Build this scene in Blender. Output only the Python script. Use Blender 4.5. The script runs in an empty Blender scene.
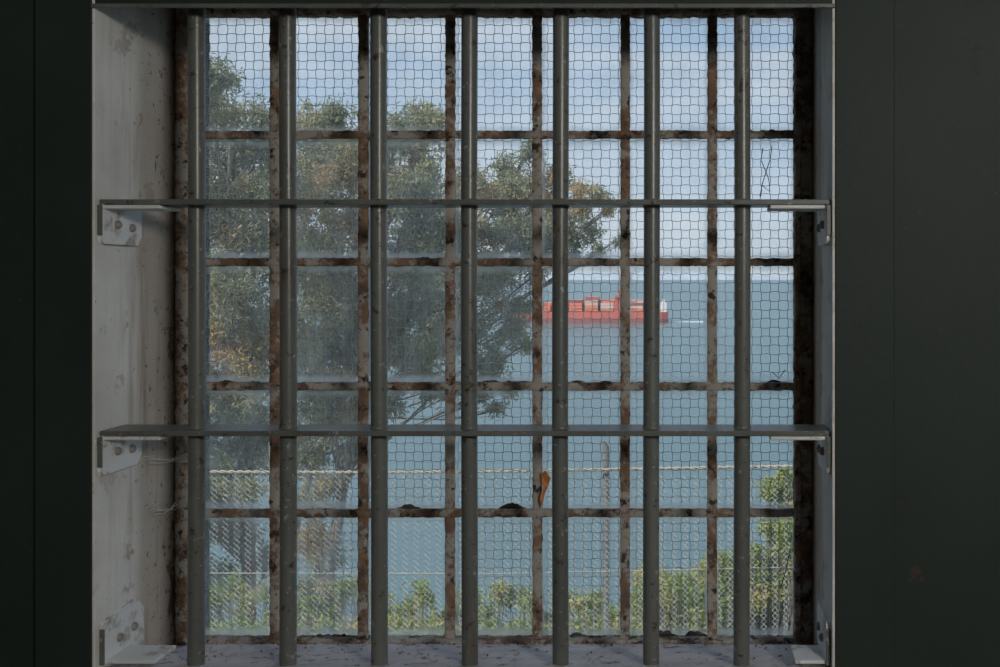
import bpy, math, random
import numpy as np
from mathutils import Vector, noise as mnoise
random.seed(7); rng=np.random.default_rng(11)
scene=bpy.context.scene
scene.view_settings.view_transform='Standard'
scene.view_settings.look='None'
scene.view_settings.exposure=0.0
F=972.0; CX=690.0; CY=278.0; CZ=1.6
def X(px,Y): return (px-CX)*Y/F
def Z(py,Y): return CZ-(py-CY)*Y/F
YW=1.35; YB=1.389; YS=1.58; YG=1.592

# ---------------------------------------------------------------- helpers
def link(o,parent=None):
    scene.collection.objects.link(o)
    if parent: o.parent=parent
    return o
def empty(name):
    e=bpy.data.objects.new(name,None); e.empty_display_size=0.1; return link(e)
def mk(name,v,f,mat,parent=None,smooth=False):
    me=bpy.data.meshes.new(name)
    if isinstance(v,np.ndarray): v=v.tolist()
    if isinstance(f,np.ndarray): f=f.tolist()
    me.from_pydata(v,[],f); me.materials.append(mat)
    if smooth: me.polygons.foreach_set('use_smooth',[True]*len(me.polygons))
    me.update()
    return link(bpy.data.objects.new(name,me),parent)
class Geo:
    def __init__(s): s.v=[];s.f=[];s.n=0
    def add(s,v,f):
        v=[tuple(a) for a in v]
        s.v+=v; s.f+=[tuple(i+s.n for i in q) for q in f]; s.n+=len(v)
    def box(s,x0,x1,y0,y1,z0,z1):
        v=[(x,y,z) for x in(x0,x1) for y in(y0,y1) for z in(z0,z1)]
        s.add(v,[(0,1,3,2),(4,6,7,5),(0,4,5,1),(2,3,7,6),(0,2,6,4),(1,5,7,3)])
    def obj(s,name,mat,parent=None,smooth=False,bevel=0):
        o=mk(name,s.v,s.f,mat,parent,smooth)
        if bevel:
            m=o.modifiers.new('bevel','BEVEL'); m.width=bevel; m.segments=2
        return o
def beam(g,p0,p1,a,b,step=0.006,jit=0.0006,seed=0):
    """rough rectangular bar from p0 to p1; a,b = half-extent vectors"""
    p0=Vector(p0);p1=Vector(p1);a=Vector(a);b=Vector(b)
    L=(p1-p0).length;n=max(2,int(L/step))
    prof=[(-1,-.8),(-.8,-1),(0,-1),(.8,-1),(1,-.8),(1,0),(1,.8),(.8,1),(0,1),(-.8,1),(-1,.8),(-1,0)]
    v=[];f=[];k=len(prof)
    for i in range(n+1):
        c=p0.lerp(p1,i/n)
        for j,(u,w) in enumerate(prof):
            q=c+a*u+b*w
            nn=mnoise.noise_vector(q*140+Vector((seed,0,0)))*1.4+mnoise.noise_vector(q*420)*.8
            v.append(q+nn*jit)
    for i in range(n):
        for j in range(k):
            f.append((i*k+j,i*k+(j+1)%k,(i+1)*k+(j+1)%k,(i+1)*k+j))
    f.append(tuple(range(k))[::-1]); f.append(tuple(n*k+j for j in range(k)))
    g.add(v,f)
def tube(P,R,sides=4):
    P=np.asarray(P,float);n=len(P)
    R=np.broadcast_to(np.asarray(R,float),(n,))
    T=np.gradient(P,axis=0);T/=np.linalg.norm(T,axis=1)[:,None]+1e-9
    ref=np.array([0,1,0.]) if abs(T[:,1]).mean()<.8 else np.array([1.,0,0])
    A=np.cross(T,ref);A/=np.linalg.norm(A,axis=1)[:,None]+1e-9
    B=np.cross(T,A)
    an=np.arange(sides)*2*math.pi/sides
    V=P[:,None,:]+R[:,None,None]*(np.cos(an)[None,:,None]*A[:,None,:]+np.sin(an)[None,:,None]*B[:,None,:])
    V=V.reshape(-1,3)
    i=np.arange(n-1)[:,None]*sides; j=np.arange(sides)[None,:]; j2=(j+1)%sides
    Fq=np.stack([i+j,i+j2,i+sides+j2,i+sides+j],-1).reshape(-1,4)
    return V,Fq
def tubes_obj(name,lst,mat,parent=None,sides=4,smooth=True):
    vs=[];fs=[];n=0
    for P,R in lst:
        v,f=tube(P,R,sides); vs.append(v);fs.append(f+n);n+=len(v)
    return mk(name,np.concatenate(vs),np.concatenate(fs),mat,parent,smooth)

# ---------------------------------------------------------------- materials
class M:
    def __init__(s,name):
        s.m=bpy.data.materials.new(name); s.m.use_nodes=True
        s.nt=s.m.node_tree; s.N=s.nt.nodes; s.L=s.nt.links
        s.b=s.N['Principled BSDF']; s.out=s.N['Material Output']
        s.tc=s.N.new('ShaderNodeTexCoord')
    def noise(s,scale,detail=5,rough=.6,sc=(1,1,1),loc=(0,0,0)):
        mp=s.N.new('ShaderNodeMapping'); mp.inputs['Scale'].default_value=sc; mp.inputs['Location'].default_value=loc
        s.L.new(s.tc.outputs['Object'],mp.inputs[0])
        n=s.N.new('ShaderNodeTexNoise'); n.inputs['Scale'].default_value=scale
        n.inputs['Detail'].default_value=detail; n.inputs['Roughness'].default_value=rough
        s.L.new(mp.outputs[0],n.inputs['Vector']); return n.outputs['Fac']
    def ramp(s,fac,stops):
        r=s.N.new('ShaderNodeValToRGB'); e=r.color_ramp.elements
        while len(e)<len(stops): e.new(.5)
        for k,(p,c) in zip(e,stops):
            k.position=p; k.color=(c if isinstance(c,tuple) else (c,c,c))+(1,)
        s.L.new(fac,r.inputs[0]); return r.outputs[0]
    def mix(s,fac,a,b):
        n=s.N.new('ShaderNodeMix'); n.data_type='RGBA'
        for k,v in ((0,fac),(6,a),(7,b)):
            if hasattr(v,'is_linked'): s.L.new(v,n.inputs[k])
            else: n.inputs[k].default_value=v if k==0 else tuple(v)+(1,)
        return n.outputs[2]
    def math(s,op,a,b=0.0,c=None):
        n=s.N.new('ShaderNodeMath'); n.operation=op
        for k,v in enumerate((a,b) if c is None else (a,b,c)):
            if hasattr(v,'is_linked'): s.L.new(v,n.inputs[k])
            else: n.inputs[k].default_value=v
        return n.outputs[0]
    def pos(s,ax):
        n=s.N.new('ShaderNodeSeparateXYZ'); s.L.new(s.tc.outputs['Object'],n.inputs[0]); return n.outputs[ax]
    def maprange(s,v,a,b,c=0.,d=1.):
        n=s.N.new('ShaderNodeMapRange'); n.interpolation_type='SMOOTHSTEP'
        s.L.new(v,n.inputs[0])
        for k,q in zip((1,2,3,4),(a,b,c,d)): n.inputs[k].default_value=q
        return n.outputs[0]
    def color(s,c):
        if hasattr(c,'is_linked'): s.L.new(c,s.b.inputs['Base Color'])
        else: s.b.inputs['Base Color'].default_value=tuple(c)+(1,)
    def fin(s,rough=.7,metal=0.,spec=.4,bump=None,bs=.3,bd=.002):
        s.b.inputs['Roughness'].default_value=rough; s.b.inputs['Metallic'].default_value=metal
        s.b.inputs['Specular IOR Level'].default_value=spec
        if bump is not None:
            n=s.N.new('ShaderNodeBump'); n.inputs['Strength'].default_value=bs; n.inputs['Distance'].default_value=bd
            s.L.new(bump,n.inputs['Height']); s.L.new(n.outputs[0],s.b.inputs['Normal'])
        return s.m

def m_wall():
    m=M('dark_green_paint')
    c=m.mix(m.ramp(m.noise(2.5),[(.3,0.),(.75,1.)]),(.020,.030,.025),(.032,.043,.036))
    c=m.mix(m.ramp(m.noise(9,8,.7),[(.64,0.),(.72,.6)]),c,(.016,.014,.012))
    c=m.mix(m.ramp(m.noise(120,3,.6,loc=(3,3,3)),[(.70,0.),(.74,.5)]),c,(.07,.075,.07))
    return (m.color(c),m.fin(.6,spec=.25,bump=m.noise(60,4),bs=.3))[1]
def m_reveal():
    m=M('stained_white_paint')
    c=m.mix(m.ramp(m.noise(6),[(.35,0.),(.7,1.)]),(.78,.77,.75),(.60,.58,.55))
    y=m.maprange(m.pos(1),1.435,1.475)
    d=m.math('MULTIPLY',y,m.ramp(m.noise(7,8,.7),[(.2,.6),(.6,1.)]))
    c=m.mix(d,c,(.46,.40,.34))
    y3=m.maprange(m.pos(1),1.49,1.57)
    d=m.math('MULTIPLY',y3,m.ramp(m.noise(9,8,.7,sc=(1,2.5,.35),loc=(2,2,0)),[(.3,.3),(.6,1.)]))
    c=m.mix(d,c,(.18,.135,.10))
    st=m.ramp(m.noise(26,6,.6,sc=(1,1.6,.12)),[(.54,0.),(.68,.7)])
    c=m.mix(m.math('MULTIPLY',st,m.maprange(m.pos(1),1.38,1.50,.3,1.)),c,(.28,.18,.11))
    pk=m.ramp(m.noise(11,9,.72,loc=(7,1,4)),[(.585,0.),(.60,1.)])
    c=m.mix(m.math('MULTIPLY',pk,m.maprange(m.pos(1),1.38,1.47,.35,1.)),c,(.38,.32,.27))
    y2=m.maprange(m.pos(1),1.36,1.54,.0,.09)
    s=m.math('GREATER_THAN',m.math('ADD',m.noise(95,5,.7),y2),.700)
    c=m.mix(s,c,(.15,.09,.06))
    s2=m.math('GREATER_THAN',m.math('ADD',m.noise(14,8,.75,sc=(1,1,.6),loc=(3,1,2)),m.maprange(m.pos(1),1.47,1.57,0,.13)),.69)
    c=m.mix(s2,c,(.13,.085,.06))
    m.color(c); return m.fin(.6,bump=m.noise(50,8,.7),bs=.4,bd=.003)
def m_rust():
    m=M('rusted_painted_steel')
    c=m.mix(m.ramp(m.noise(30,8,.7),[(.35,0.),(.65,1.)]),(.13,.09,.068),(.30,.18,.115))
    c=m.mix(m.ramp(m.noise(22,8,.75,loc=(5,2,1)),[(.46,0.),(.54,1.)]),c,(.40,.37,.33))
    c=m.mix(m.ramp(m.noise(45,6,.7,loc=(1,7,1)),[(.55,0.),(.61,1.)]),c,(.055,.042,.033))
    m.color(c); return m.fin(.85,spec=.2,bump=m.noise(160,6,.7),bs=.6)
def m_bar():
    m=M('grey_green_enamel')
    c=m.mix(m.ramp(m.noise(8,6,.7,sc=(1,1,.25)),[(.35,0.),(.7,1.)]),(.105,.113,.105),(.18,.187,.172))
    c=m.mix(m.ramp(m.noise(30,6,.7,sc=(1,1,.15),loc=(1,5,2)),[(.56,0.),(.68,.6)]),c,(.12,.075,.05))
    c=m.mix(m.ramp(m.noise(60,6,.7),[(.60,0.),(.64,1.)]),c,(.055,.038,.028))
    c=m.mix(m.ramp(m.noise(90,6,.7,loc=(4,4,4)),[(.61,0.),(.65,1.)]),c,(.36,.36,.33))
    m.color(c); return m.fin(.33,spec=.55,bump=m.noise(80,4),bs=.15)
def m_bracket():
    m=M('chipped_pale_paint')
    c=m.mix(m.ramp(m.noise(25,6,.7),[(.54,0.),(.66,1.)]),(.72,.73,.74),(.36,.30,.25))
    m.color(c); return m.fin(.5,bump=m.noise(60,6),bs=.3)
def m_sill():
    m=M('grimy_sill_paint')
    c=m.mix(m.ramp(m.noise(12,8,.7),[(.35,0.),(.65,1.)]),(.74,.70,.72),(.50,.45,.45))
    c=m.mix(m.ramp(m.noise(40,8,.75,loc=(2,2,2)),[(.55,0.),(.63,1.)]),c,(.18,.14,.11))
    m.color(c); return m.fin(.8,bump=m.noise(70,8,.7),bs=.7,bd=.004)
def m_simple(name,c1,c2,scale=10,rough=.7,metal=0,bs=.2):
    m=M(name); m.color(m.mix(m.ramp(m.noise(scale),[(.35,0.),(.65,1.)]),c1,c2))
    return m.fin(rough,metal,bump=m.noise(scale*4),bs=bs)
def m_leaf(name,c1,c2,c3,scale,tr=.35):
    m=M(name)
    c=m.mix(m.ramp(m.noise(scale,4,.7),[(.4,0.),(.6,1.)]),c1,c2)
    c=m.mix(m.ramp(m.noise(scale*.6,4,.7,loc=(9,3,1)),[(.50,0.),(.64,1.)]),c,c3)
    m.color(c); m.fin(.6,spec=.25)
    t=m.N.new('ShaderNodeBsdfTranslucent'); m.L.new(c,t.inputs[0])
    x=m.N.new('ShaderNodeMixShader'); x.inputs[0].default_value=tr
    m.L.new(m.b.outputs[0],x.inputs[1]); m.L.new(t.outputs[0],x.inputs[2]); m.L.new(x.outputs[0],m.out.inputs[0])
    return m.m
def m_glass():
    m=M('dirty_window_glass')
    a=m.N.new('ShaderNodeAttribute'); a.attribute_name='dirt'
    u=m.N.new('ShaderNodeSeparateXYZ'); m.L.new(m.tc.outputs['UV'],u.inputs[0])
    def ed(o):
        return m.math('MINIMUM',o,m.math('SUBTRACT',1.0,o))
    e=m.math('MINIMUM',ed(u.outputs[0]),ed(u.outputs[1]))
    e=m.math('ADD',e,m.math('MULTIPLY',m.math('SUBTRACT',m.noise(60,6,.7),.5),.10))
    edge=m.maprange(e,.03,.09,.35,0.)
    n=m.maprange(m.noise(18,8,.7,sc=(1.4,1,.8)),.35,.75,.6,1.5)
    fac=m.math('ADD',m.math('MULTIPLY',a.outputs['Fac'],n),edge)
    sp=m.math('MULTIPLY',m.math('GREATER_THAN',m.noise(110,3,.6),.73),.4)
    fac=m.math('MINIMUM',m.math('ADD',fac,sp),.85)
    tr=m.N.new('ShaderNodeBsdfTransparent'); tr.inputs[0].default_value=(.97,.98,.98,1)
    tl=m.N.new('ShaderNodeBsdfTranslucent'); tl.inputs[0].default_value=(.78,.78,.75,1)
    gl=m.N.new('ShaderNodeBsdfGlossy'); gl.inputs['Roughness'].default_value=.08
    x=m.N.new('ShaderNodeMixShader'); m.L.new(fac,x.inputs[0]); m.L.new(tr.outputs[0],x.inputs[1]); m.L.new(tl.outputs[0],x.inputs[2])
    y=m.N.new('ShaderNodeMixShader'); y.inputs[0].default_value=.02; m.L.new(x.outputs[0],y.inputs[1]); m.L.new(gl.outputs[0],y.inputs[2])
    m.L.new(y.outputs[0],m.out.inputs[0]); return m.m
def m_water():
    m=M('bay_water')
    c=m.mix(m.ramp(m.noise(.02,5,.6,sc=(.4,1,1)),[(.35,0.),(.65,1.)]),(.070,.145,.160),(.090,.165,.178))
    m.color(c)
    h=m.math('ADD',m.noise(.25,6,.65,sc=(.5,1,1)),m.math('MULTIPLY',m.noise(1.6,4),.25))
    return m.fin(.3,spec=.5,bump=h,bs=.35,bd=1.2)

WALL=m_wall();REV=m_reveal();RUST=m_rust();BAR=m_bar();BRK=m_bracket();SILL=m_sill();GLASS=m_glass()
CEIL=m_simple('ceiling_plaster',(.25,.27,.25),(.32,.34,.31),3)
FLOORM=m_simple('worn_concrete',(.16,.16,.15),(.22,.21,.20),4)
WIRE=m_simple('mesh_wire_steel',(.34,.36,.37),(.50,.52,.53),60,.5,.1)
FENCE=m_simple('galvanised_wire',(.62,.62,.58),(.72,.70,.64),30,.5,.0)
ROPE=m_simple('weathered_cream_cable',(.52,.48,.38),(.34,.31,.25),60,.8)
POST=m_simple('weathered_steel_post',(.11,.12,.12),(.22,.22,.21),18,.7)
SOIL=m_simple('hillside_soil',(.10,.09,.05),(.14,.15,.07),.6,.95)
BARK=m_simple('eucalyptus_bark',(.16,.13,.105),(.26,.23,.19),3,.9)
LEAF=m_leaf('eucalyptus_leaf',(.28,.31,.20),(.40,.40,.25),(.64,.45,.22),.9,.42)
BUSH=m_leaf('shrub_leaf',(.18,.27,.06),(.36,.41,.12),(.56,.48,.18),4)
HULL=m_simple('red_hull_paint',(.58,.15,.11),(.50,.13,.11),.05,.6)
BOOT=m_simple('dark_boottop_paint',(.34,.12,.12),(.26,.10,.10),.05,.6)
CONT=m_simple('orange_container_paint',(.80,.27,.16),(.66,.19,.14),.08,.6)
CONT2=m_simple('grey_container_paint',(.62,.50,.46),(.62,.38,.32),.08,.6)
WHITE=m_simple('white_ship_paint',(.75,.75,.73),(.65,.65,.64),.2,.5)
FOAM=m_simple('wake_foam',(.75,.8,.82),(.6,.68,.7),.3,.9)
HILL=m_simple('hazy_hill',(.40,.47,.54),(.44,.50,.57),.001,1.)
FLAKE=m_simple('rust_flake',(.65,.26,.08),(.40,.15,.05),60,.8)
SEAL=m_simple('black_sealant',(.03,.03,.028),(.08,.07,.06),50,.6)
WEB=m_simple('cobweb_silk',(.7,.7,.7),(.6,.6,.6),50,.8)

# ---------------------------------------------------------------- room
XL=X(95,YW); XR=X(832,YW); ZH=Z(7,YW)
ZSF=Z(662,1.40)+.009  # front of sill
ZSB=Z(640,YS)-.004
YO=1.68; YWL=1.362
RX0,RX1,RY0,RZ1=-3.3,2.5,-2.8,3.1
def boxobj(name,mat,*b):
    g=Geo(); g.box(*b); return g.obj(name,mat)
g=Geo()
g.box(RX0,XL-.004,YWL,YO,-1.6,RZ1); g.box(XR+.004,RX1,YWL,YO,-1.6,RZ1)
g.box(XL-.004,XR+.004,YWL,YO,-1.6,ZSB-.05)
hz2=2.062
v=[(x,y,z) for x in (XL-.004,XR+.004) for (y,z) in ((YW-.000,ZH),(YW,RZ1),(YO,RZ1),(YO,hz2),(YS-.02,hz2))]
g.add(v,[(0,1,2,3,4),(9,8,7,6,5),(0,5,6,1),(1,6,7,2),(2,7,8,3),(3,8,9,4),(4,9,5,0)])
g.obj('wall_front',WALL)
boxobj('wall_left',WALL,RX0-.15,RX0,RY0,YO,-.1,RZ1)
boxobj('wall_right',WALL,RX1,RX1+.15,RY0,YO,-.1,RZ1)
boxobj('wall_back',WALL,RX0,RX1,RY0-.15,RY0,-.1,RZ1)
boxobj('floor',FLOORM,RX0,RX1,RY0,YWL,-.12,0)
boxobj('ceiling',CEIL,RX0-.15,RX1+.15,RY0-.15,YO,RZ1,RZ1+.15)
g=Geo(); g.box(X(34,YW),XL-.004,YW,YWL,0,RZ1-.0); g.obj('trim_1',WALL,bevel=.002)
g=Geo(); g.box(XR+.004,X(895,YW),YW,YWL,0,RZ1-.0); g.obj('trim_2',WALL,bevel=.002)
g=Geo(); g.box(XL-.004,XR+.004,YW-.004,YW,ZH-.002,ZH+.004); g.obj('trim_3',BAR,bevel=.001)
g=Geo()
for (px,py,r) in [(915,572,7),(921,578,4),(910,580,3),(903,150,2.5),(940,330,2.5),(960,120,2),(20,300,2),(858,420,2)]:
    intrim=834<px<895
    c=Vector((X(px,YWL-.0008 if not intrim else YW),(YW if intrim else YWL)-.0008,Z(py,YWL)))
    n=11; vv=[(c.x+r*.00139*(.7+.5*random.random())*math.cos(i*2*math.pi/n),c.y,c.z+r*.00139*(.7+.5*random.random())*math.sin(i*2*math.pi/n)) for i in range(n)]
    g.add(vv,[tuple(range(n))])
pc=g.obj('paint_chips',m_simple('exposed_primer',(.06,.035,.028),(.04,.028,.022),40))
pc.parent=bpy.data.objects['wall_front']
def jamb(name,xa,xb):
    g=Geo(); g.box(xa,xb,YW-.001,YS+.03,ZSB-.05,hz2); return g.obj(name,REV,bevel=.0012)
win=empty('window_1')
j=jamb('jamb_lining_left',XL-.004,XL); j.parent=win
j=jamb('jamb_lining_right',XR,XR+.004); j.parent=win
nx,ny=150,34; v=[];f=[]
for i in range(nx+1):
    for k in range(ny+1):
        x=XL+(XR-XL)*i/nx; y=YW-.004+(YS+.03-YW+.004)*k/ny
        z=ZSF+(ZSB-ZSF)*(y-YW)/(YS-YW)
        z+=.0022*mnoise.noise(Vector((x*30,y*30,0)))+.0018*mnoise.noise(Vector((x*110,y*110,3)))
        v.append((x,y,z))
for i in range(nx):
    for k in range(ny):
        a=i*(ny+1)+k; f.append((a,a+ny+1,a+ny+2,a+1))
n0=len(v)
v+=[(XL,YW-.004,ZSB-.06),(XR,YW-.004,ZSB-.06)]
f.append((n0,n0+1)+tuple(i*(ny+1) for i in range(nx,-1,-1)))
mk('sill',v,f,SILL,win,True)
g=Geo()
for i in range(300):
    x=random.uniform(XL+.02,XR-.02); y=random.choice([random.uniform(1.40,1.57),random.uniform(1.54,1.57),random.uniform(1.55,1.57)])
    z=ZSF+(ZSB-ZSF)*(y-YW)/(YS-YW)+.0015
    s=random.uniform(.001,.004); a=random.random()*3.14
    dx,dy=s*math.cos(a),s*math.sin(a); h=random.uniform(.0005,.003)
    g.add([(x-dx,y-dy,z),(x+dy*.6,y-dx*.6,z+h*.4),(x+dx,y+dy,z+h),(x-dy*.6,y+dx*.6,z+h*.6),(x,y,z+h+.001)],[(0,1,4),(1,2,4),(2,3,4),(3,0,4)])
g.obj('paint_crumbs',RUST,win)

# ---------------------------------------------------------------- sash
MX=[189,275,363,450,537.5,625,712,799]; MZ=[12,135,262,386,513,640]
mx=[X(p,YS) for p in MX]; mz=[Z(p,YS) for p in MZ]
g=Geo()
hw=.0075
for i,x in enumerate(mx[1:-1]):
    beam(g,(x,YS,mz[-1]),(x+random.uniform(-.001,.001),YS,mz[0]),(hw,0,0),(0,.004,0),jit=.0011,seed=i*3)
    beam(g,(x,YS+.012,mz[-1]),(x,YS+.012,mz[0]),(.0028,0,0),(0,.012,0),step=.02,jit=.0004)
for i,z in enumerate(mz[1:-1]):
    beam(g,(mx[0],YS-.001,z),(mx[-1],YS-.001,z+random.uniform(-.001,.001)),(0,.0045,0),(0,0,.0062),jit=.0013,seed=40+i)
    beam(g,(mx[0],YS+.012,z),(mx[-1],YS+.012,z),(0,.012,0),(0,0,.0028),step=.02,jit=.0004)
g.obj('muntins',RUST,win,True)
g=Geo()
beam(g,(mx[0]-.006,YS,mz[-1]-.02),(mx[0]-.006,YS,mz[0]+.02),(.018,0,0),(0,.014,0),jit=.0014)
beam(g,(XR-.014,YS,mz[-1]-.02),(XR-.014,YS,mz[0]+.02),(.0145,0,0),(0,.014,0),jit=.0014)
beam(g,(XL,YS+.004,mz[0]+.012),(XR,YS+.004,mz[0]+.012),(0,.014,0),(0,0,.018),jit=.0014)
beam(g,(XL,YS,mz[-1]-.004),(XR,YS,mz[-1]-.004),(0,.014,0),(0,0,.0075),jit=.0016)
g.obj('sash_frame',RUST,win,True)
g=Geo()
beam(g,(X(797,YS-.01),YS-.018,mz[-1]),(X(797,YS-.01),YS-.018,mz[0]),(.0045,0,0),(0,.006,0),jit=.0018,seed=9)
beam(g,(XL+.012,YS-.02,mz[-1]-.01),(XL+.012,YS-.02,mz[0]+.02),(.010,0,0),(0,.005,0),jit=.0012,seed=19)
g.obj('sash_stop',RUST,win,True)
# glass
v=[];f=[];dirt=[];uv=[]
mesh_polys=[]
nomesh={(0,4),(0,3),(2,4)}
heavy={(0,4):.30,(1,4):.34,(0,3):.26,(1,3):.26,(2,4):.22,(3,4):.20,(2,3):.22,(1,2):.26,(0,0):.2,(4,4):.18,(1,1):.26,(0,1):.24,(0,2):.24,(2,1):.24,(2,2):.24,(3,2):.22,(3,1):.2}
cell=.0146; WA=.0010; WR=.00058
for i in range(7):
    for k in range(5):
        x0,x1=mx[i]+.003,mx[i+1]-.003; z1,z0=mz[k]-.003,mz[k+1]+.003
        n=len(v); v+=[(x0,YG,z0),(x1,YG,z0),(x1,YG,z1),(x0,YG,z1)]; f.append((n,n+1,n+2,n+3))
        dirt+= [heavy.get((i,k),random.uniform(.13,.18))]*4
        uv+=[(0,0),(1,0),(1,1),(0,1)]
        if (i,k) in nomesh: continue
        a0=math.ceil(x0/cell); a1=math.floor(x1/cell)
        for a in range(a0,a1+1):
            zz=np.arange(z0,z1,cell/6)
            ph=zz/cell*math.pi
            xx=a*cell+WA*np.sin(ph)*(1 if a%2 else -1)
            mesh_polys.append((np.stack([xx,np.full_like(xx,YG+.003)+.0005*np.cos(ph),zz],1),WR))
        b0=math.ceil(z0/cell); b1=math.floor(z1/cell)
        for b in range(b0,b1+1):
            xx=np.arange(x0,x1,cell/6); ph=xx/cell*math.pi
            zz=b*cell+WA*np.sin(ph)*(1 if b%2 else -1)
            mesh_polys.append((np.stack([xx,np.full_like(xx,YG+.0035)-.0005*np.cos(ph),zz],1),WR))
gl=mk('glass_panes',v,f,GLASS,win)
at=gl.data.attributes.new('dirt','FLOAT','POINT'); at.data.foreach_set('value',dirt)
ul=gl.data.uv_layers.new(name='UVMap')
for l in gl.data.loops: ul.data[l.index].uv=uv[l.vertex_index]
tubes_obj('wire_mesh',mesh_polys,WIRE,win,3,False)
g=Geo()
def blob(px0,px1,py,h,seed):
    n=int((px1-px0)/1.2)
    v=[];f=[]
    for i in range(n+1):
        px=px0+(px1-px0)*i/n; x=X(px,YG-.004)
        up=h*max(0,.35+1.3*mnoise.noise(Vector((px*.06,seed*7.3,0)))+.35*mnoise.noise(Vector((px*.3,seed*7.3,5))))*max(0,math.sin(math.pi*i/n))**.5*YG/F
        zb=Z(py,YG-.004)
        v+=[(x,YG-.003,zb),(x,YG-.006,zb+up*.5),(x,YG-.002,zb+up)]
    for i in range(n):
        for q in range(2): f.append((i*3+q,i*3+q+3,i*3+q+4,i*3+q+1))
    g.add(v,f)
for a in [(498,532,509,5,1),(390,432,509,4,2),(570,620,512,5,3),(300,357,512,5,4),(765,795,134,9,5),(570,620,383,4,6),(752,795,384,5,7),(390,445,133,4,8),(480,532,383,4,9),(208,270,383,4,10),(640,707,636,6,11),(300,357,636,6,12),(390,445,261,4,13),(570,620,636,5,14)]:
    blob(*a)
g.obj('sealant',SEAL,win,True)
yy=YS-.012
fl=[(541,474),(546,470),(551,478),(548,486),(544,496),(542,508),(540,498),(543,488)]
v=[(X(a,yy),yy-.004*math.sin(i*1.3),Z(b,yy)) for i,(a,b) in enumerate(fl)]
mk('rust_flake_curl',v,[(0,1,2),(0,2,3),(0,3,7),(7,3,4),(7,4,6),(6,4,5)],FLAKE,win)
cr=[]
def crack(pts):
    cr.append((np.array([(X(a,YG-.002),YG-.002,Z(b,YG-.002)) for a,b in pts]),.0007))
crack([(763,148),(761,160),(766,172),(762,185),(760,197)]);crack([(766,172),(770,160),(772,146)]);crack([(762,185),(770,192),(769,180),(766,172)])
crack([(772,372),(779,378),(785,370)]);crack([(790,550),(786,570),(780,590)])
tubes_obj('glass_cracks',cr,SEAL,win,4)
cw=[]
for (ax,ay,bx,by) in [(143,460,192,452),(143,456,190,460),(150,462,188,455),(150,510,178,505),(152,503,172,512),(155,515,176,503),(150,507,176,509)]:
    Ya,Yb_=1.47,1.545
    P=[]
    for t in np.linspace(0,1,9):
        Y=Ya+(Yb_-Ya)*t
        P.append((X(ax+(bx-ax)*t,Y),Y,Z(ay+(by-ay)*t+3*math.sin(t*math.pi)+random.uniform(-1,1),Y)))
    cw.append((np.array(P),.0008))
tubes_obj('cobweb',cw,WEB,win,3)

# ---------------------------------------------------------------- security bars
grille=empty('security_bar_grille')
BX=[196.5,288,379,469.5,560.5,651.5,742]
for i,p in enumerate(BX):
    x=X(p,YB); zb=ZSF+(ZSB-ZSF)*(YB-YW)/(YS-YW)-.004
    zs=np.linspace(zb,1.99,60)
    P=[(x+.0007*math.sin(z*5+i),YB,z) for z in zs]
    v,f=tube(np.array(P),.0116,20)
    mk('bar_%d'%(i+1),v,f,BAR,grille,True)
for i,py in enumerate((202,433.5)):
    z=Z(py,1.36); g=Geo(); g.box(XL+.001,XR-.001,1.358,1.420,z-.0038,z+.0038)
    g.obj('flat_bar_%d'%(i+1),BAR,grille,bevel=.0012)
    for k,p in enumerate(BX):
        x=X(p,YB); v,f=tube(np.array([(x,YB,z-.0065),(x,YB,z-.004),(x,YB,z+.004),(x,YB,z+.0065)]),[.0118,.0132,.0132,.0118],20)
        mk('weld_%d_%d'%(i+1,k+1),v,f,BAR,grille,True)
def bolt(g,x,y,z,sx,r=.0062):
    v=[];f=[];S=14
    for j,(rr,h) in enumerate(((1,0),(1,.0025),(.75,.0048),(.35,.0056))):
        for q in range(S):
            a=q*2*math.pi/S; v.append((x+sx*h,y+rr*r*math.cos(a),z+rr*r*math.sin(a)))
    for j in range(3):
        for q in range(S): f.append((j*S+q,j*S+(q+1)%S,(j+1)*S+(q+1)%S,(j+1)*S+q))
    f.append(tuple(3*S+q for q in range(S))); g.add(v,f)
BOLT=m_simple('greyed_bolt_steel',(.22,.20,.19),(.34,.31,.29),90,.6)
def bracket(name,side,z,down=True,y0=1.357,y1=1.452,hh=.053,leg=.085):
    xw=XL if side<0 else XR; s=1 if side<0 else -1
    g=Geo(); x0,x1=sorted((xw+s*.0002,xw+s*.0065))
    zt=z-.0040
    d=-1 if down else 1
    prof=[(y0,0),(y1,0),(y1,d*(hh-.012)),(y1-.010,d*hh),(y0+.004,d*hh),(y0,d*(hh-.004))]
    v=[(x,y,zt+q) for x in (x0,x1) for y,q in prof]; n=6
    g.add(v,[tuple(range(n)),tuple(range(2*n-1,n-1,-1))]+[(i,(i+1)%n,(i+1)%n+n,i+n) for i in range(n)])
    xa,xb=sorted((xw+s*.0002,xw+s*leg))
    g.box(xa,xb,y0+.002,y0+.060,*(sorted((zt,zt+d*.0055))))
    o=g.obj(name,BRK,grille,bevel=.0015)
    g=Geo()
    bolt(g,xw+s*.0065,y0+.034,zt+d*.026,s); bolt(g,xw+s*.0065,y0+.070,zt+d*.029,s)
    g.obj(name+'_bolts',BOLT,grille,True)
    g=Geo(); x0,x1=sorted((xw+s*.0003,xw+s*.0070)); zz=sorted((zt,zt+d*(hh-.010)))
    g.box(x0,x1,y0-.003,y0-.0003,zz[0],zz[1]); g.obj(name+'_edge',BAR,grille,bevel=.0008)
for i,py in enumerate((202,433.5)):
    z=Z(py,1.36); bracket('bracket_left_%d'%(i+1),-1,z); bracket('bracket_right_%d'%(i+1),1,z)
zb=ZSF-.004
bracket('bracket_left_3',-1,zb+.010,False,1.362,1.457,.060,.075); bracket('bracket_right_3',1,zb+.010,False,1.362,1.457,.060,.05)

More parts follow.
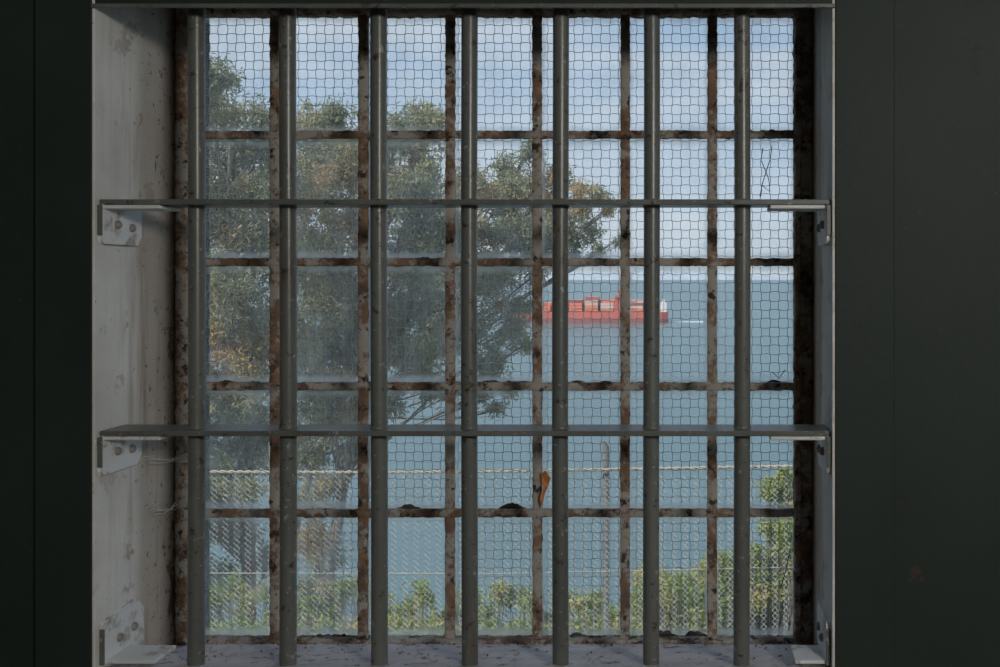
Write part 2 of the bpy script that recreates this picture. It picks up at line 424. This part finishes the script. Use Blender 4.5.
# ---------------------------------------------------------------- unseen fill lamp and fixture, added behind viewer to brighten the interior
lamp=empty('fill_lamp'); LX,LY=1.15,-1.15
v,f=tube(np.array([(LX,LY,3.1),(LX,LY,2.5)]),.008,8); mk('stem',v,f,BAR,lamp,True)
v,f=tube(np.array([(LX,LY,2.52),(LX,LY,2.48),(LX,LY,2.44)]),[.03,.12,.26],28); mk('fill_lamp_shade',v,f,WHITE,lamp,True)
ld=bpy.data.lights.new('fill_lamp_light','POINT'); ld.energy=98; ld.color=(1.,.97,.91); ld.shadow_soft_size=.2
lo=bpy.data.objects.new('fill_light',ld); lo.location=(LX,LY,2.2); link(lo,lamp)

# ---------------------------------------------------------------- outside terrain
SEA=-38.4
def gz(y): 
    return -1.25 if y<6.5 else max(SEA-3,-1.25-(y-6.5)*.62)
v=[];f=[]
ys=[YO]+list(np.linspace(3,90,70)); xs=np.linspace(-70,60,80)
for y in ys:
    for x in xs:
        v.append((x,y,gz(y)+(.12+.02*max(0,y-6.5))*mnoise.noise(Vector((x*.4,y*.4,0)))*min(1,(y-1)/4)))
n=len(xs)
for a in range(len(ys)-1):
    for b in range(n-1): f.append((a*n+b,a*n+b+1,(a+1)*n+b+1,(a+1)*n+b))
mk('hillside_ground',v,f,SOIL,None,True)
mk('bay_water',[(-60000,20,SEA),(60000,20,SEA),(60000,90000,SEA),(-60000,90000,SEA)],[(0,1,2,3)],m_water())
v=[];f=[];N=160
for i in range(N+1):
    x=-16000+32000*i/N; h=60+150*max(0,.5+.9*mnoise.noise(Vector((i*.06,3,0))))+15*mnoise.noise(Vector((i*.4,1,0)))
    v+=[(x,20000,SEA-5),(x,20400,SEA+h*.7),(x,21000,SEA+h)]
for i in range(N):
    for q in range(2): f.append((i*3+q,i*3+q+3,i*3+q+4,i*3+q+1))
mk('distant_hills',v,f,HILL,None,True)

# ---------------------------------------------------------------- foliage
def leaves(centres,size,wid,droop=.6):
    n=len(centres); C=np.asarray(centres)
    d=rng.normal(size=(n,3)); d[:,2]-=droop; d/=np.linalg.norm(d,axis=1)[:,None]
    w=np.cross(d,rng.normal(size=(n,3))); w/=np.linalg.norm(w,axis=1)[:,None]
    L=size*rng.uniform(.6,1.3,n)[:,None]; W=wid*rng.uniform(.7,1.3,n)[:,None]
    V=np.stack([C,C+d*L*.45+w*W*.5,C+d*L,C+d*L*.45-w*W*.5],1).reshape(-1,3)
    Fq=np.arange(n*4).reshape(n,4); return V,Fq
def tree(name,trunk_px,Y0,blobs,leafmul=1.5,size=.15,wid=.034,depth=1.3,lean=.4,tmin=.3,tp=1.,kx=.5,lr=.055):
    e=empty(name); k=Y0/F
    base=np.array([X(trunk_px,Y0),Y0,gz(Y0)-.3])
    H=Z(min(b[1] for b in blobs)+60,Y0)-base[2]
    T=[];tr=[]
    for t in np.linspace(0,1,14):
        T.append(base+np.array([lean*t**tp+.25*math.sin(t*5+Y0),.2*math.sin(t*4),H*t])); tr.append(.17*(1-t)**.8+.03)
    T=np.array(T); lst=[(T,np.array(tr))]
    cs=[]
    for (px,py,r) in blobs:
        R=r*k; c=np.array([X(px,Y0),Y0+random.uniform(-1,.7)*depth,Z(py,Y0)])
        tt=min(.93,max(tmin,(c[2]-abs(c[0]-base[0])*kx-R*.5-base[2])/H+random.uniform(-.08,.05))); p0=T[int(tt*13)]
        mid=p0*.5+c*.5+np.array([random.uniform(-.2,.2),0,-.35*min(1.5,abs(c[0]-p0[0])*.3)+random.uniform(-.3,.3)])
        ts=np.linspace(0,1,7)[:,None]
        P=(1-ts)**2*p0+2*ts*(1-ts)*mid+ts**2*c
        P[1:-1]+=rng.normal(size=(5,3))*.05
        lst.append((P,np.linspace(lr,.010,7)))
        ns=int(9+r*1.0)
        for s in range(ns):
            d=rng.normal(size=3); d/=np.linalg.norm(d); d*=np.array([1,1.3,.95])
            sc=c+d*R*rng.uniform(.2,1.4)
            st=P[random.choice((4,5,6))]; m2=(st+sc)/2+rng.normal(size=3)*R*.08
            lst.append((np.array([st,m2,sc]),np.array([.010,.007,.003])))
            nl=int(r*r*leafmul*1.0/ns*rng.uniform(.4,1.7)); 
            q=sc+rng.normal(size=(nl,3))*(R*.17+.04)*np.array([1,1,.9])*rng.uniform(.6,1.3); cs.append(q)
    V,Fq=leaves(np.concatenate(cs),size,wid)
    tubes_obj('trunk_and_branches',lst,BARK,e,6)
    mk('foliage',V,Fq,LEAF,e)
A=[(235,84,20),(212,105,26),(250,122,22),(222,165,30),(180,140,32),(262,190,28),(225,225,34),(165,200,38),(200,280,36),(250,285,30),(232,335,32),(165,330,42),(210,385,32),(252,385,26),(230,430,26),(165,430,40),(222,465,24),(255,240,24),(130,260,38),(205,500,26),(140,380,36),(250,450,22),(235,500,18),(225,540,22),(255,570,16),(210,590,22),(170,520,36),(250,340,22),(285,350,20),(280,270,20),(262,150,18),(258,410,18),(262,480,14)]
B=[(330,120,20),(308,128,18),(318,160,25),(350,175,26),(402,126,18),(425,113,13),(440,135,18),(410,160,22),(380,190,26),(430,190,24),(320,200,28),(340,250,26),(310,295,28),(350,305,26),(400,240,26),(440,258,24),(400,300,24),(430,318,22),(338,350,26),(388,345,22),(420,362,20),(318,388,24),(310,425,22),(348,410,20),(400,392,14),(300,460,20),(290,330,26),(300,250,24),(345,455,16),(370,270,24),(365,330,22),(300,505,16),(315,560,18),(335,590,14),(300,600,14),(330,490,14),(425,225,22),(455,225,20),(345,140,18),(400,150,18),(430,285,20),(435,345,18),(450,310,18),(345,220,22),(330,320,22),(340,380,18),(415,200,20),(325,530,16),(425,395,9)]
C=[(500,166,14),(530,154,10),(488,195,20),(528,192,17),(560,176,13),(588,192,10),(478,235,22),(518,232,19),(556,215,15),(590,228,11),(610,208,7),(500,280,22),(530,268,14),(478,322,20),(508,330,16),(490,372,14),(516,382,9),(572,248,9),(498,408,8),(465,285,20),(465,180,18),(618,240,5),(585,212,10),(543,246,13),(455,340,18),(516,306,13),(500,355,13),(540,230,13),(510,212,15),(455,385,10),(600,195,8),(545,195,12),(482,260,16),(560,262,8),(525,345,9),(480,395,8),(600,252,6),(572,232,10)]
tree('eucalyptus_tree',225,19,A,4.2,.13,.032)
tree('eucalyptus_tree.001',320,23,B,4.0,.155,.037,lean=1.8,tp=2.5)
tree('eucalyptus_tree.002',275,27,C,4.6,.175,.041,lean=5.6,tmin=.62,tp=3.,kx=.12,lr=.035)
def shrub(name,blobs,dens,size,wid):
    e=empty(name); cs=[];lst=[]
    for (px,py,Y0,r) in blobs:
        k=Y0/F; c=np.array([X(px,Y0),Y0,Z(py,Y0)]); R=r*k
        for s in range(int(6+r*.5)):
            d=rng.normal(size=3); d/=np.linalg.norm(d); sc=c+d*R*rng.uniform(.2,1.05)*np.array([1,1,.9])
            b=np.array([c[0]+rng.normal()*.1,Y0+rng.normal()*.1,gz(Y0)-.1])
            lst.append((np.array([b,(b+sc)/2+rng.normal(size=3)*.04,sc]),np.array([.005,.004,.002])))
            n=int(r*r*dens/(6+r*.5)); cs.append(sc+rng.normal(size=(n,3))*R*.25)
    V,Fq=leaves(np.concatenate(cs),size,wid,0.)
    tubes_obj('stems',lst,BARK,e,5); mk('foliage',V,Fq,BUSH,e)
bl=[]
for px in range(650,960,20):
    for q in range(3): bl.append((px+random.uniform(-10,10),590+q*26-max(0,px-700)*.42+random.uniform(-8,8),7.6+random.uniform(-.5,.9),20))
bl+=[(775,490,7.8,13),(788,478,7.8,10),(800,500,7.8,18),(775,530,7.8,14),(790,530,7.8,20),(750,560,7.6,14),(735,575,7.6,14)]
shrub('coastal_shrub',bl,4.2,.042,.02)
bl=[]
for px in range(150,650,16):
    bl.append((px,608+random.uniform(-24,12)+(6 if 400<px<520 else 0),8.+random.uniform(-.5,.8),13)); bl.append((px+9,640,7.6,20))
shrub('coastal_shrub.001',bl,2.4,.042,.018)

# ---------------------------------------------------------------- chain link fence
fe=empty('chain_link_fence'); YF=5.2; lst=[]
zt=Z(470,YF)+.0; zbm=-1.1; p=.060
n=int((zt-zbm)/(p/2))
xs0=np.arange(-5.2,2.2,p)
for i,x in enumerate(xs0):
    P=[(x+(p*.5 if k%2 else 0)+0,YF+(.003 if k%2 else -.003),zt-.03-k*p/2) for k in range(n)]
    lst.append((np.array(P),.0020))
    P=[(x+(0 if k%2 else p*.5)+0,YF+(-.003 if k%2 else .003),zt-.03-k*p/2) for k in range(n)]
    lst.append((np.array(P),.0020))
tubes_obj('chain_link',lst,FENCE,fe,3,False)
tw=[]
xx=np.arange(-5.2,2.2,.012)
for ph in (0,math.pi):
    zc=zt+.010*(xx+2)*.6+.012*np.sin(xx*1.1)
    tw.append((np.stack([xx,YF-.01+.005*np.cos(xx*70+ph),zc+.005*np.sin(xx*70+ph)],1),.005))
tubes_obj('top_cable',tw,ROPE,fe,5)
tubes_obj('tension_wire',[(np.array([(-5.2,YF-.01,Z(572,YF)),(-1,YF-.01,Z(573,YF)),(2.2,YF-.01,Z(560,YF))]),.003)],ROPE,fe,5)
for i,px in enumerate((-60,273,606,935)):
    x=X(px,YF+.05); v,f=tube(np.array([(x,YF+.04,-1.4),(x,YF+.04,Z(448,YF)),(x-.012,YF+.04,Z(443,YF))]),[.017,.017,.008],14)
    mk('post_%d'%(i+1),v,f,POST,fe,True)

# ---------------------------------------------------------------- container ship
ship=empty('container_ship'); YSH=883.; k=YSH/F
xs_,xb_=X(668,YSH),X(508,YSH)   # stern right, bow left
zd=SEA+9.5
stations=[(0,.82,.7),(.03,.95,.85),(.1,1,1),(.8,1,1),(.9,.85,.6),(.96,.5,.25),(1.0,.12,.02)]
def hull(z0,z1,mat,name):
    v=[];f=[]
    for t,wt,wb in stations:
        x=xs_+(xb_-xs_)*t
        f0=(z0-SEA)/11; f1=(z1-SEA)/11
        for z,fr in ((z0,f0),(z1,f1)):
            w=14*(wb+(wt-wb)*fr); sheer=(3*max(0,t-.85)/.15 if fr>.8 else 0)
            v+=[(x,YSH-w,z+sheer),(x,YSH+w,z+sheer)]
    for i in range(len(stations)-1):
        a=i*4;b=a+4
        f+=[(a,b,b+2,a+2),(a+1,a+3,b+3,b+1),(a+2,b+2,b+3,a+3)]
    f+=[(0,2,3,1),(a+4,a+5,a+7,a+6)]
    mk(name,v,f,mat,ship)
hull(SEA,SEA+3.5,BOOT,'hull_lower'); hull(SEA+3.5,zd,HULL,'hull_upper')
g=Geo();g2=Geo();g3=Geo()
x=xs_-8; bay=0
lvs=[3,4,4,5,4,4,3,4,5,4,3,3]
while x-12.4>xb_+14:
    lv=lvs[bay%12]
    for row in range(10):
        for q in range(max(2,lv-(random.random()<.4))):
            r_=random.random()
            (g if r_<.58 else g2 if r_<.80 else g3).box(x-11.6,x,YSH-12.5+row*2.5,YSH-12.5+row*2.5+2.35,zd+.6+q*2.6,zd+.6+q*2.6+2.4)
    x-=14.2; bay+=1
    if bay==2: x-=12
g.obj('containers_orange',CONT,ship); g2.obj('containers_grey',CONT2,ship); g3.obj('containers_red',BOOT,ship)
g=Geo(); bx=xs_-8-28.4-11.5
g.box(bx,bx+10,YSH-13,YSH+13,zd,zd+13); g.box(bx+1,bx+8,YSH-15,YSH+15,zd+13,zd+15); g.box(bx+3,bx+5,YSH-2,YSH+2,zd+15,zd+20)
for bx2 in (xs_-70,xs_-115): g.box(bx2,bx2+.8,YSH-.5,YSH+.5,zd,zd+17)
g.obj('superstructure',HULL,ship)
g=Geo(); g.box(xs_-6.5,xs_-1,YSH-11,YSH+11,zd,zd+8); g.box(xs_-5.5,xs_-3,YSH-3,YSH+3,zd+8,zd+11); g.obj('stern_house',WHITE,ship)
v=[];f=[]
for i in range(30):
    t=i/29; x=xs_-2+34*t; w=4+10*t
    v+=[(x,YSH-w-3*mnoise.noise(Vector((i*.8,0,0))),SEA+.15),(x,YSH+w,SEA+.15)]
for i in range(29): f.append((i*2,i*2+2,i*2+3,i*2+1))
mk('ship_wake',v,f,FOAM,None)

# ---------------------------------------------------------------- light
w=bpy.data.worlds.new('sky'); scene.world=w; w.use_nodes=True
nt=w.node_tree;N=nt.nodes;Lk=nt.links; bg=N['Background']
tc=N.new('ShaderNodeTexCoord'); sp=N.new('ShaderNodeSeparateXYZ'); Lk.new(tc.outputs['Generated'],sp.inputs[0])
r=N.new('ShaderNodeValToRGB'); e=r.color_ramp.elements
e[0].position=0.;e[0].color=(.44,.52,.58,1)
e[1].position=1.;e[1].color=(.18,.29,.47,1)
q=e.new(.08); q.color=(.39,.49,.60,1)
q=e.new(.30); q.color=(.27,.39,.55,1)
Lk.new(sp.outputs[2],r.inputs[0])
mp=N.new('ShaderNodeMapping'); mp.inputs['Scale'].default_value=(1.6,1.6,11); mp.inputs['Rotation'].default_value=(0,.12,0); Lk.new(tc.outputs['Generated'],mp.inputs[0])
no=N.new('ShaderNodeTexNoise'); no.inputs['Scale'].default_value=2.2; no.inputs['Detail'].default_value=7; no.inputs['Roughness'].default_value=.55; Lk.new(mp.outputs[0],no.inputs['Vector'])
r2=N.new('ShaderNodeValToRGB'); r2.color_ramp.elements[0].position=.36; r2.color_ramp.elements[1].position=.72; r2.color_ramp.elements[1].color=(.65,.65,.65,1)
Lk.new(no.outputs['Fac'],r2.inputs[0])
mx_=N.new('ShaderNodeMix'); mx_.data_type='RGBA'; Lk.new(r2.outputs[0],mx_.inputs[0]); Lk.new(r.outputs[0],mx_.inputs[6]); mx_.inputs[7].default_value=(.57,.61,.65,1)
Lk.new(mx_.outputs[2],bg.inputs[0]); bg.inputs[1].default_value=1.32
sd=bpy.data.lights.new('sun','SUN'); sd.energy=4.0; sd.angle=.01; sd.color=(1,.95,.86)
so=bpy.data.objects.new('sun',sd); so.rotation_euler=Vector((.50,.56,-.66)).to_track_quat('-Z','Y').to_euler(); so.location=(-10,-5,20); link(so)

# ---------------------------------------------------------------- camera
cd=bpy.data.cameras.new('camera'); cd.sensor_width=36; cd.lens=F*36/1000
cd.shift_x=(500-CX)/1000; cd.shift_y=(CY-333.5)/1000; cd.clip_start=.02; cd.clip_end=200000
co=bpy.data.objects.new('camera',cd); co.location=(0,0,CZ); co.rotation_euler=(math.pi/2,0,0); link(co)
scene.camera=co
